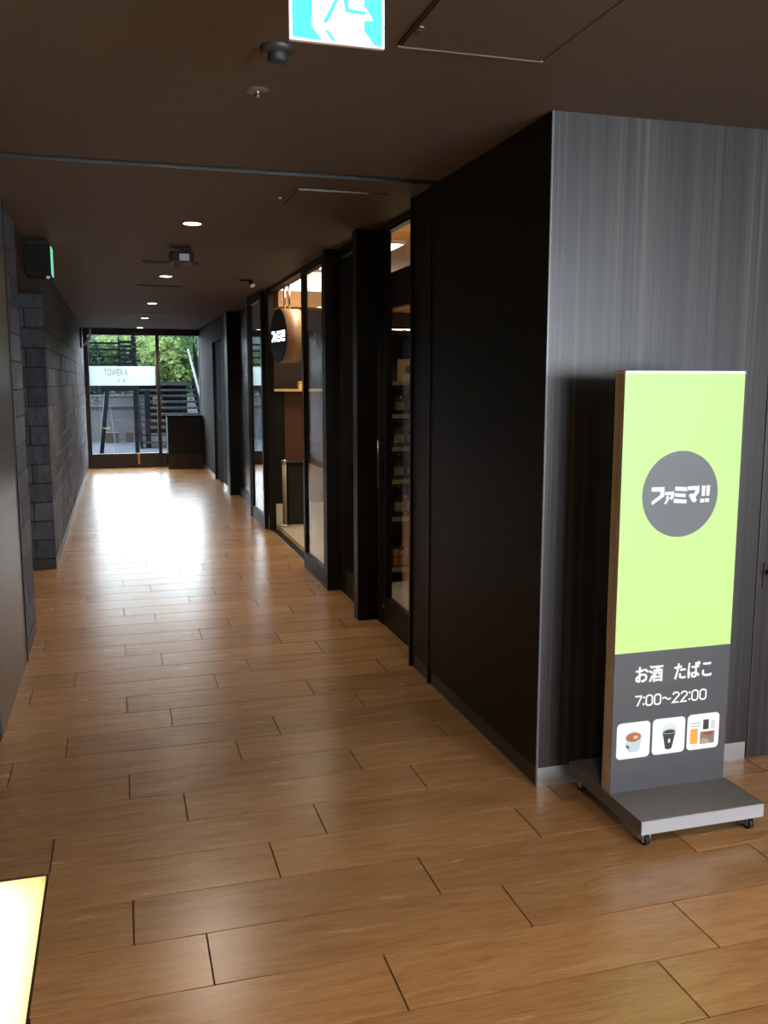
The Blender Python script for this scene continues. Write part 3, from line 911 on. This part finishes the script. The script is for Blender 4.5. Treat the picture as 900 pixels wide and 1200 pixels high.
# base and castors
BX0, BX1, BY0, BY1 = 1.560, 2.026, 2.395, 2.885
M_base = mat_noise('base_grey_paint', (0.13, 0.125, 0.125), (0.16, 0.155, 0.155), 30, 0.5)
bp = boxes('base_plate', [(BX0, BX1, BY0, BY1, 0.052, SZ0)], M_base, ss, 0.002)
boxes('edge_strip', [(BX0 + 0.001, BX1 - 0.001, BY0 - 0.003, BY0, 0.054, SZ0 - 0.002)], mat('edge_light_grey', (0.38, 0.38, 0.41), 0.4), bp)
for (cx_, cy_) in ((1.597, 2.432), (1.995, 2.432), (1.597, 2.848), (1.995, 2.848)):
    bm = bmesh.new()
    bx(bm, cx_ - 0.017, cx_ + 0.017, cy_ - 0.018, cy_ + 0.018, 0.048, 0.052)
    bx(bm, cx_ - 0.014, cx_ - 0.011, cy_ - 0.016, cy_ + 0.010, 0.014, 0.048); bx(bm, cx_ + 0.011, cx_ + 0.014, cy_ - 0.016, cy_ + 0.010, 0.014, 0.048)
    cyl(bm, (cx_ - 0.015, cy_ - 0.004, 0.02), (cx_ + 0.015, cy_ - 0.004, 0.02), 0.004, seg=10)
    cs = fin('castor', bm, M_steel, ss)
    bm = bmesh.new(); cyl(bm, (cx_ - 0.009, cy_ - 0.004, 0.02), (cx_ + 0.009, cy_ - 0.004, 0.02), 0.02, seg=22); fin('wheel', bm, M_rubber, cs)

# ================================================================== CEILING AND WALL FITTINGS
# lit exit sign hung from the ceiling
EY, EX0, EX1, EZ0, EZ1 = 1.99, 0.378, 0.580, 2.212, 2.392
es = thing('exit_sign', 'lit green exit sign with white running figure hung under the ceiling', 'exit sign', ((EX0 + EX1) / 2, EY, EZ0))
boxes('housing', [(EX0 - 0.003, EX1 + 0.003, EY + 0.002, EY + 0.012, EZ0 - 0.003, CZ)], M_white, es)
M_exw = mat('exit_white_glow', (1, 1, 1), 0.4, emit=(0.93, 1.0, 0.97), es=2.4)
M_exg = mat('exit_green_glow', (0.1, 0.7, 0.5), 0.4, emit=(0.045, 0.86, 0.55), es=1.0)
fx = boxes('lit_face', [(EX0, EX1, EY, EY + 0.002, EZ0, EZ1)], M_exw, es)
H_ = EX1 - EX0


def px(x, y):      # pictogram layout, 0..900 across the lit face, heights follow
    return (EX0 + (x - 70) / 700 * H_, EZ0 + (270 - y + (x - 70) * 0.118) / 700 * H_ * 1.0)


fxf = lambda u, v, t: (u, EY - t, min(v, EZ1))
bm = bmesh.new()
top = -340
for g in ([(80, 262), (80, top), (228, top), (228, 195), (300, 292), (300, 296)],
          [(700, 340), (620, 235), (620, 165), (690, 165), (640, 85), (620, 70), (620, top), (760, top), (760, 352)]):
    slab(bm, [px(*p) for p in g], fxf, 0, 0.0008)
# running figure
for g in ([(400, top + 200), (405, 0), (310, 165), (325, 182), (350, 165), (425, 20), (455, -10), (480, 105), (630, 128), (640, 105), (505, 78), (500, -20), (515, -60), (470, -150)],
          [(320, 222), (350, 225), (410, 305), (380, 303)]):
    slab(bm, [px(*p) for p in g], fxf, 0, 0.0008)
slab(bm, [px(455 + 45 * math.cos(a * PI / 9), -235 + 45 * math.sin(a * PI / 9)) for a in range(18)], fxf, 0, 0.0008)
fin('pictogram', bm, M_exg, fx)

# exit sign on the left wall
e2 = thing('wall_exit_sign', 'black boxed exit sign with a green lit face above the stone passage', 'exit sign', (-0.45, 6.45, 2.16))
boxes('housing', [(XL, -0.374, 6.27, 6.51, 2.165, 2.360)], mat('sign_housing_black', (0.006, 0.006, 0.006), 0.7, spec=0.2), e2, 0.003)
boxes('lit_face', [(-0.374, -0.369, 6.30, 6.46, 2.172, 2.352)], mat('exit_face_green', (0.2, 0.6, 0.45), 0.4, emit=(0.16, 0.75, 0.42), es=0.9), e2)
bm = bmesh.new(); lathe(bm, [(0.012, 0.0), (0.012, -0.012), (0, -0.02)], (-0.395, 6.30, 2.165), 14); fin('test_lamp', bm, M_white, e2)

# smoke detector / speaker
sd = thing('smoke_detector', 'dark round smoke detector on the ceiling beside the exit sign', 'smoke detector', (0.455, 2.60, CZ))
bm = bmesh.new(); lathe(bm, [(0.047, 0), (0.047, -0.006), (0.044, -0.012), (0.028, -0.016), (0, -0.016)], (0.455, 2.60, CZ), 32); fin('base', bm, mat('detector_dark', (0.045, 0.05, 0.05), 0.45), sd)
bm = bmesh.new(); lathe(bm, [(0.026, -0.016), (0.027, -0.030), (0.023, -0.038), (0, -0.040)], (0.455, 2.60, CZ), 28); fin('head', bm, mat('detector_head', (0.03, 0.035, 0.035), 0.5), sd)
# sprinkler
sp = thing('sprinkler_head', 'small brown ceiling plate with a shiny sprinkler tip', 'sprinkler', (0.457, 2.975, CZ))
bm = bmesh.new(); lathe(bm, [(0.036, 0), (0.035, -0.004), (0.012, -0.006), (0, -0.006)], (0.457, 2.975, CZ), 28); fin('plate', bm, mat('plate_brown', (0.14, 0.10, 0.08), 0.45), sp)
bm = bmesh.new(); lathe(bm, [(0.009, -0.006), (0.007, -0.016), (0.010, -0.018), (0.010, -0.021), (0, -0.022)], (0.457, 2.975, CZ), 16); fin('tip', bm, M_steel, sp)


def downlight(x, y, label, power, col=(1.0, 0.78, 0.55), soft=0.05):
    t = thing('downlight', label, 'downlight', (x, y, CZ), 'recessed downlights along the corridor')
    bm = bmesh.new(); lathe(bm, [(0.050, -0.001), (0.062, -0.001), (0.062, -0.006), (0.050, -0.006)], (x, y, CZ), 28); fin('trim_ring', bm, M_bskirt, t)
    bm = bmesh.new(); lathe(bm, [(0.0, -0.003), (0.050, -0.003), (0.050, -0.008), (0, -0.012)], (x, y, CZ), 24); fin('lens', bm, mat('downlight_lens', (1, 1, 1), 0.4, emit=(1.0, 0.86, 0.62), es=7), t)
    l = bpy.data.lights.new('downlight_beam', 'SPOT'); l.energy = power; l.color = col; l.spot_size = math.radians(135); l.spot_blend = 0.7; l.shadow_soft_size = soft
    o = bpy.data.objects.new('downlight_beam', l); COL.objects.link(o); o.location = (0, 0, -0.03); o.parent = t
    return t


for y, lb in ((5.46, 'round downlight before the ceiling camera'), (8.2, 'round downlight just beyond the first ceiling vent'), (11.05, 'round downlight between the dark and the pale ceiling vent'),
              (13.6, 'round downlight just beyond the pale ceiling vent'), (16.05, 'round downlight right at the glazed corridor end')):
    downlight(0.45 - (y - 5.46) * 0.004, y, lb, 90 if y < 6 else 105, col=(1.0, 0.85, 0.68), soft=0.15)
for x, y, pw, lb in ((0.55, 0.35, 215, 'round downlight in the hall ceiling above the viewpoint'), (2.1, 0.4, 120, 'round downlight in the hall ceiling before the sign stand'), (0.45, -2.2, 150, 'round downlight in the hall ceiling near the back window')):
    downlight(x, y, lb, pw, soft=0.22)

# ceiling camera
cc = thing('ceiling_camera', 'black ceiling camera box with a white plate', 'camera', (0.46, 6.5, CZ))
boxes('mount', [(0.45, 0.52, 6.47, 6.55, CZ - 0.035, CZ)], M_dark, cc)
boxes('body', [(0.375, 0.535, 6.40, 6.58, CZ - 0.105, CZ - 0.035)], M_dark, cc, 0.01)
boxes('white_plate', [(0.437, 0.502, 6.395, 6.40, CZ - 0.095, CZ - 0.050)], mat('plate_white', (0.75, 0.75, 0.78), 0.4, emit=None), cc)
bm = bmesh.new(); lathe(bm, [(0.03, -0.105), (0.028, -0.118), (0.018, -0.130), (0, -0.134)], (0.435, 6.45, CZ), 20); fin('dome', bm, mat('dome_grey', (0.10, 0.09, 0.085), 0.2), cc)
# slot vents
for y, m, lb in ((7.3, M_dark, 'dark slot vent in the ceiling behind the ceiling camera'), (9.1, M_dark, 'dark slot vent beyond the second downlight'), (12.7, M_edge, 'pale grey slot vent in the far ceiling')):
    v = thing('slot_vent', lb, 'vent', (0.43, y, CZ))
    boxes('frame', [(0.22, 0.64, y - 0.05, y - 0.035, CZ - 0.008, CZ), (0.22, 0.64, y + 0.035, y + 0.05, CZ - 0.008, CZ), (0.22, 0.235, y - 0.035, y + 0.035, CZ - 0.008, CZ), (0.625, 0.64, y - 0.035, y + 0.035, CZ - 0.008, CZ)], m, v)
    for i in range(2):
        boxes('slat', [(0.235, 0.625, y - 0.018 + 0.024 * i, y - 0.006 + 0.024 * i, CZ - 0.006, CZ)], m, v)
# small spotlight near the entrance
st = thing('small_spotlight', 'small dark ceiling spotlight before the shop entrance', 'spotlight', (1.16, 8.33, CZ))
boxes('arm', [(1.08, 1.20, 8.31, 8.35, CZ - 0.012, CZ)], M_dark, st)
bm = bmesh.new(); cyl(bm, (1.19, 8.33, CZ - 0.017), (1.20, 8.30, CZ - 0.054), 0.022, seg=16); fin('head', bm, M_steel, st)
# curved white fitting on the far left wall
cv = thing('wall_bracket', 'white curved bracket on the stone wall by the glazed end', 'bracket', (-0.5, 15.2, 2.05))
bm = bmesh.new()
pp = [(-0.50 + 0.13 * math.sin(a), 2.06 + 0.26 * (1 - math.cos(a))) for a in [i * PI / 2 / 8 for i in range(9)]]
for p, q in zip(pp, pp[1:]):
    bx(bm, min(p[0], q[0]) - 0.012, max(p[0], q[0]) + 0.012, 15.17, 15.23, p[1], q[1] + 0.005)
fin('arc', bm, mat('bracket_white', (0.85, 0.86, 0.86), 0.4), cv)
boxes('wall_plate', [(XL, XL + 0.03, 15.12, 15.28, 2.02, 2.33)], M_dark, cv)
# small switch plate on the stone wall
sw = thing('switch_plate', 'small pale switch plate on the stone wall', 'switch', (XL, 12.2, 1.1))
boxes('plate', [(XL + 0.006, XL + 0.016, 12.15, 12.27, 1.02, 1.20)], M_edge, sw)
boxes('rocker', [(XL + 0.016, XL + 0.020, 12.18, 12.24, 1.06, 1.16)], M_white, sw)

# low cabinet before the end glazing
lc = thing('low_cabinet', 'low black two door cabinet before the end window', 'cabinet', (1.10, 16.15, 0))
boxes('body', [(0.80, 1.395, 15.98, 16.40, 0.06, 0.90)], mat('cabinet_black', (0.012, 0.013, 0.016), 0.4), lc)
for a, b in ((0.805, 1.095), (1.10, 1.39)):
    d = boxes('door', [(a, b, 15.962, 15.98, 0.26, 0.875)], mat('cabinet_door_black', (0.016, 0.017, 0.021), 0.35), lc)
    boxes('handle', [((b - 0.03) if b < 1.1 else a + 0.018, (b - 0.018) if b < 1.1 else a + 0.03, 15.948, 15.962, 0.55, 0.65)], M_dark, d)
boxes('plinth', [(0.80, 1.395, 15.97, 16.38, 0.0, 0.25)], mat('plinth_brown', (0.05, 0.03, 0.025), 0.4), lc)
boxes('top', [(0.79, 1.40, 15.95, 16.41, 0.90, 0.92)], mat('matt_black_top', (0.006, 0.006, 0.007), 0.9, spec=0.02), lc)

# ================================================================== OUTSIDE
gd = boxes('floor_outside', [(-15, 24, 16.75, 60, -0.25, -0.06)], mat('outdoor_bed', (0.03, 0.034, 0.04), 0.9, spec=0.05))
struct(gd, 'grey paved terrace outside the end window', 'ground')
M_paver = mat_noise('grey_paver', (0.026, 0.030, 0.040), (0.036, 0.041, 0.053), 5, 0.9, jitter=20, vary=0.12, spec=0.05)
bm = bmesh.new(); bx(bm, 0, 0.89, 0, 0.89, -0.06, -0.05); pm = bpy.data.meshes.new('paver'); bm.to_mesh(pm); bm.free(); pm.materials.append(M_paver)
for i in range(-3, 5):
    for j in range(9):
        o = bpy.data.objects.new('paver', pm); COL.objects.link(o); o.parent = gd
        o.location = Vector((i * 0.9, 16.8 + j * 0.9, 0)) - gd.location
# low concrete wall
M_conc = mat_noise('pale_concrete', (0.035, 0.039, 0.044), (0.046, 0.05, 0.056), 2.0, 0.9, spec=0.05)
cw = thing('concrete_wall', 'low pale concrete wall across the terrace', 'wall', (-1.0, 25.2, -0.06))
boxes('wall_body', [(-4.0, 0.62, 25.0, 25.4, -0.06, 0.80)], M_conc, cw)
boxes('coping', [(-4.0, 0.64, 24.95, 25.45, 0.80, 0.86)], mat('coping_dark', (0.018, 0.02, 0.022), 0.9, spec=0.05), cw)
uw = thing('upper_wall', 'upper concrete retaining wall behind the low wall', 'wall', (-1.0, 27, -0.06))
boxes('wall_body', [(-4.0, 0.8, 26.8, 27.1, -0.06, 1.08)], M_conc, uw)
boxes('coping', [(-4.0, 0.82, 26.76, 27.14, 1.08, 1.12)], M_conc, uw)
# slanted steel columns
M_rod = mat('weathered_rod_grey', (0.07, 0.08, 0.09), 0.8, spec=0.1)
M_col = mat('blue_black_steel', (0.0035, 0.0045, 0.006), 0.9, spec=0.0)
for nm, a, b, r, m, lb in (('slanted_column', (-0.204, 20.0, 1.304), (-0.372, 20.0, -0.05), 0.042, M_col, 'dark slanted steel column outside the end window'),
                           ('slanted_rod', (-0.225, 20.077, 1.42), (-0.375, 20.077, 0.26), 0.018, M_rod, 'bright slanted rod along the dark slanted column')):
    t = thing(nm, lb, 'column', (b[0], b[1], -0.05))
    bm = bmesh.new(); cyl(bm, b, a, r, seg=14); fin('shaft', bm, m, t)
    bm = bmesh.new(); cyl(bm, (b[0], b[1], b[2]), (b[0], b[1], b[2] + 0.02), r * 1.3, seg=14); fin('foot', bm, m, t)
    if nm == 'slanted_rod':
        bm = bmesh.new(); cyl(bm, (b[0], b[1], b[2]), (b[0] - 0.0, b[1], -0.05), r * 0.8, seg=10); fin('stub', bm, m, t)
cbm = bmesh.new(); cyl(cbm, (-0.20, 20.067, 1.35), (-0.06, 20.067, -0.05), 0.008, seg=8)
t = fin('brace_cable', cbm, M_rod); tag(t, 'thin steel cable sloping down from the slanted column', 'cable')
t = thing('square_column', 'dark upright square column outside the end window', 'column', (0.365, 20.0, -0.05))
boxes('shaft', [(0.32, 0.41, 19.96, 20.05, -0.05, 2.75)], M_col, t, 0.004)
boxes('foot', [(0.29, 0.44, 19.92, 20.09, -0.05, -0.03)], M_col, t)
# canopy with louvres
t = thing('louvre_canopy', 'dark louvred canopy screen carried by the square column', 'canopy', (-0.6, 20, 1.32))
boxes('beam', [(-2.5, 0.321, 19.96, 20.06, 1.30, 1.43)], M_col, t)
for zz in (1.86, 2.01, 2.16, 2.29):
    boxes('louvre', [(-2.5, 0.10, 19.98, 20.06, zz - 0.02, zz + 0.02)], M_col, t)
for i in range(6):
    boxes('louvre', [(0.06, 0.32, 19.95, 20.04, 1.84 + i * 0.09, 1.895 + i * 0.09)], M_col, t)
boxes('post', [(0.05, 0.08, 19.98, 20.04, 1.43, 2.42)], M_col, t)
boxes('post', [(-2.5, -2.46, 19.98, 20.04, 1.43, 2.42)], M_col, t)
# planters on the ground
for cx_, cy_, wd, lb in ((-0.18, 24.2, 0.32, 'wide dark planter box by the low concrete wall'), (0.26, 24.3, 0.16, 'narrow dark planter box by the low concrete wall')):
    t = thing('planter_box', lb, 'planter', (cx_, cy_, -0.05))
    bm = bmesh.new()
    slab(bm, [(-wd / 2, 0), (wd / 2, 0), (wd / 2 + 0.02, 0.26), (-wd / 2 - 0.02, 0.26)], lambda u, v, tt: (cx_ + u, cy_ + tt, -0.05 + v), -0.12, 0.12); fin('box', bm, M_dark, t)
    boxes('soil', [(cx_ - wd / 2, cx_ + wd / 2, cy_ - 0.11, cy_ + 0.11, 0.21, 0.215)], M_darkbrown, t)
# outdoor staircase climbing away
stc = thing('outdoor_staircase', 'dark open staircase climbing away to a landing outside', 'staircase', (1.3, 24, -0.05))
NS = 10
M_tread = mat_noise('stair_tread', (0.012, 0.013, 0.014), (0.020, 0.021, 0.022), 4, 0.9, spec=0.05)
for i in range(NS):
    y_ = 21.9 + i * 0.40
    z_ = 0.06 + i * 0.148
    boxes('tread', [(0.52 + i * 0.005, 2.02, y_, y_ + 0.36, z_, z_ + 0.05)], M_tread, stc)
boxes('landing', [(0.5, 2.05, 25.9, 28.0, 1.40, 1.50)], M_tread, stc)
boxes('riser_panel', [(0.60, 2.0, 27.9, 28.0, -0.05, 1.40)], M_col, stc)
for xs in (0.50, 2.04):
    bm = bmesh.new()
    slab(bm, [(21.75, -0.05), (22.1, -0.05), (26.1, 1.32), (26.1, 1.60), (25.8, 1.60), (21.75, 0.12)], lambda u, v, t: (xs + t, u, v), -0.03, 0.03)
    fin('stringer', bm, M_col, stc)
bm = bmesh.new()
slab(bm, [(21.9, 0.55), (26.0, 2.05), (26.0, 2.55), (21.9, 1.05)], lambda u, v, t: (2.08 + t, u, v), -0.02, 0.02)
fin('balustrade_panel', bm, M_col, stc)
bm = bmesh.new(); cyl(bm, (1.93, 21.9, 0.92), (1.93, 26.0, 2.37), 0.028, seg=12); cyl(bm, (1.93, 21.9, 0.92), (1.93, 21.9, 0.1), 0.025, seg=10); fin('handrail', bm, mat('handrail_grey', (0.09, 0.095, 0.10), 0.7, spec=0.1), stc)
boxes('side_panel', [(0.60, 0.72, 21.95, 22.05, -0.05, 1.3)], M_col, stc)
# small dark notice box on the stair side
t = thing('dark_box', 'small black box fixed by the outdoor staircase', 'box', (0.86, 21.6, 1.06))
boxes('case', [(0.78, 0.97, 21.5, 21.62, 0.97, 1.14)], M_dark, t, 0.004)
boxes('stand', [(0.86, 0.89, 21.54, 21.58, -0.05, 0.97)], M_dark, t)
# warning notice on the glass side
t = thing('arrow_notice', 'dark arrow mark above a short bar on the upper concrete wall', 'notice', (-0.55, 26.80, 0.86))
bm = bmesh.new(); slab(bm, [(-0.66, 0.93), (-0.44, 0.93), (-0.50, 1.0), (-0.55, 1.08), (-0.60, 1.0)], lambda u, v, tt: (u, 26.80 - tt, v), 0, 0.006); fin('arrow', bm, M_dark, t)
bm = bmesh.new(); slab(bm, [(-0.64, 0.86), (-0.46, 0.86), (-0.46, 0.89), (-0.64, 0.89)], lambda u, v, tt: (u, 26.80 - tt, v), 0, 0.006); fin('bar', bm, M_dark, t)
# pale building behind
t = thing('pale_building', 'pale grey building far behind the trees', 'building', (4, 57, -0.06))
boxes('wall', [(-14, 22, 56, 58, -0.06, 4.25)], mat('building_grey', (0.028, 0.034, 0.042), 0.8), t)
for i in range(12):
    boxes('window', [(-12 + 2.4 * i, -10.6 + 2.4 * i, 55.97, 56, 2.4, 3.7)], mat('building_glass', (0.05, 0.07, 0.09), 0.15), t)

# trees
leafm = [mat_translucent('leaf_light', (0.13, 0.18, 0.065), 0.45), mat_translucent('leaf_mid', (0.042, 0.080, 0.036), 0.4), mat_translucent('leaf_dark', (0.012, 0.028, 0.016), 0.35)]


def tree(x, y, h, rx, kind, label):
    t = thing('tree', label, 'tree', (x, y, -0.06), 'trees beyond the terrace')
    bm = bmesh.new()
    cyl(bm, (x, y, -0.06), (x + 0.1, y, h * 0.55), 0.11, 0.06, seg=8)
    for a in range(5):
        cyl(bm, (x + 0.08, y, h * (0.3 + 0.05 * a)), (x + rx * 0.7 * math.cos(a * 1.3), y + rx * 0.7 * math.sin(a * 1.3), h * (0.55 + 0.08 * a)), 0.04, 0.012, seg=6)
    fin('trunk', bm, M_darkbrown, t)
    for ci, (cnt, mm) in enumerate(((1500, leafm[kind]), (1500, leafm[(kind + 1) % 3]))):
        bm = bmesh.new()
        blobs = [(random.uniform(-1, 1) * rx * 0.7, random.uniform(-1, 1) * rx * 0.7, h * random.uniform(0.3, 0.95), random.uniform(0.3, 0.55) * rx) for _ in range(16)]
        for _ in range(cnt):
            bxx, byy, bz, br_ = random.choice(blobs)
            d = Vector((random.gauss(0, 1), random.gauss(0, 1), random.gauss(0, 1))).normalized() * br_ * random.uniform(0.75, 1.0)
            p = Vector((x + bxx, y + byy, bz)) + d
            q = Matrix.Rotation(random.uniform(0, 6.28), 3, Vector((random.gauss(0, 1), random.gauss(0, 1), random.gauss(0, 1))).normalized())
            s = random.uniform(0.09, 0.2)
            vs = [bm.verts.new(p + q @ Vector(v)) for v in ((-s, 0, 0), (0, -s * 0.5, 0.01), (s, 0, 0), (0, s * 0.5, 0.01))]
            bm.faces.new(vs)
        me = bpy.data.meshes.new('foliage'); bmesh.ops.translate(bm, verts=bm.verts[:], vec=-t.location); bm.to_mesh(me); bm.free()
        me.materials.append(mm)
        o = bpy.data.objects.new('foliage', me); COL.objects.link(o); o.parent = t
    return t


for x, y, h, rx, kd, lb in ((2.4, 38.0, 3.3, 1.45, 0, 'bright green leafy tree behind the staircase landing'), (6.5, 38.4, 3.35, 1.45, 2, 'dark green tree beyond the stair balustrade'),
                            (-1.7, 38.2, 3.1, 1.4, 1, 'mid green tree behind the louvre canopy'), (4.6, 43.0, 3.55, 1.5, 1, 'mid green tree in the gap between two nearer trees beyond the stairs'),
                            (0.4, 43.0, 3.5, 1.5, 0, 'light green tree behind the square column'), (2.5, 48.0, 3.8, 1.6, 2, 'dark green tree far behind the staircase'),
                            (-2.1, 48.2, 3.6, 1.6, 2, 'dark green tree before the pale building behind the louvre canopy')):
    tree(x, y, h, rx, kd, lb)
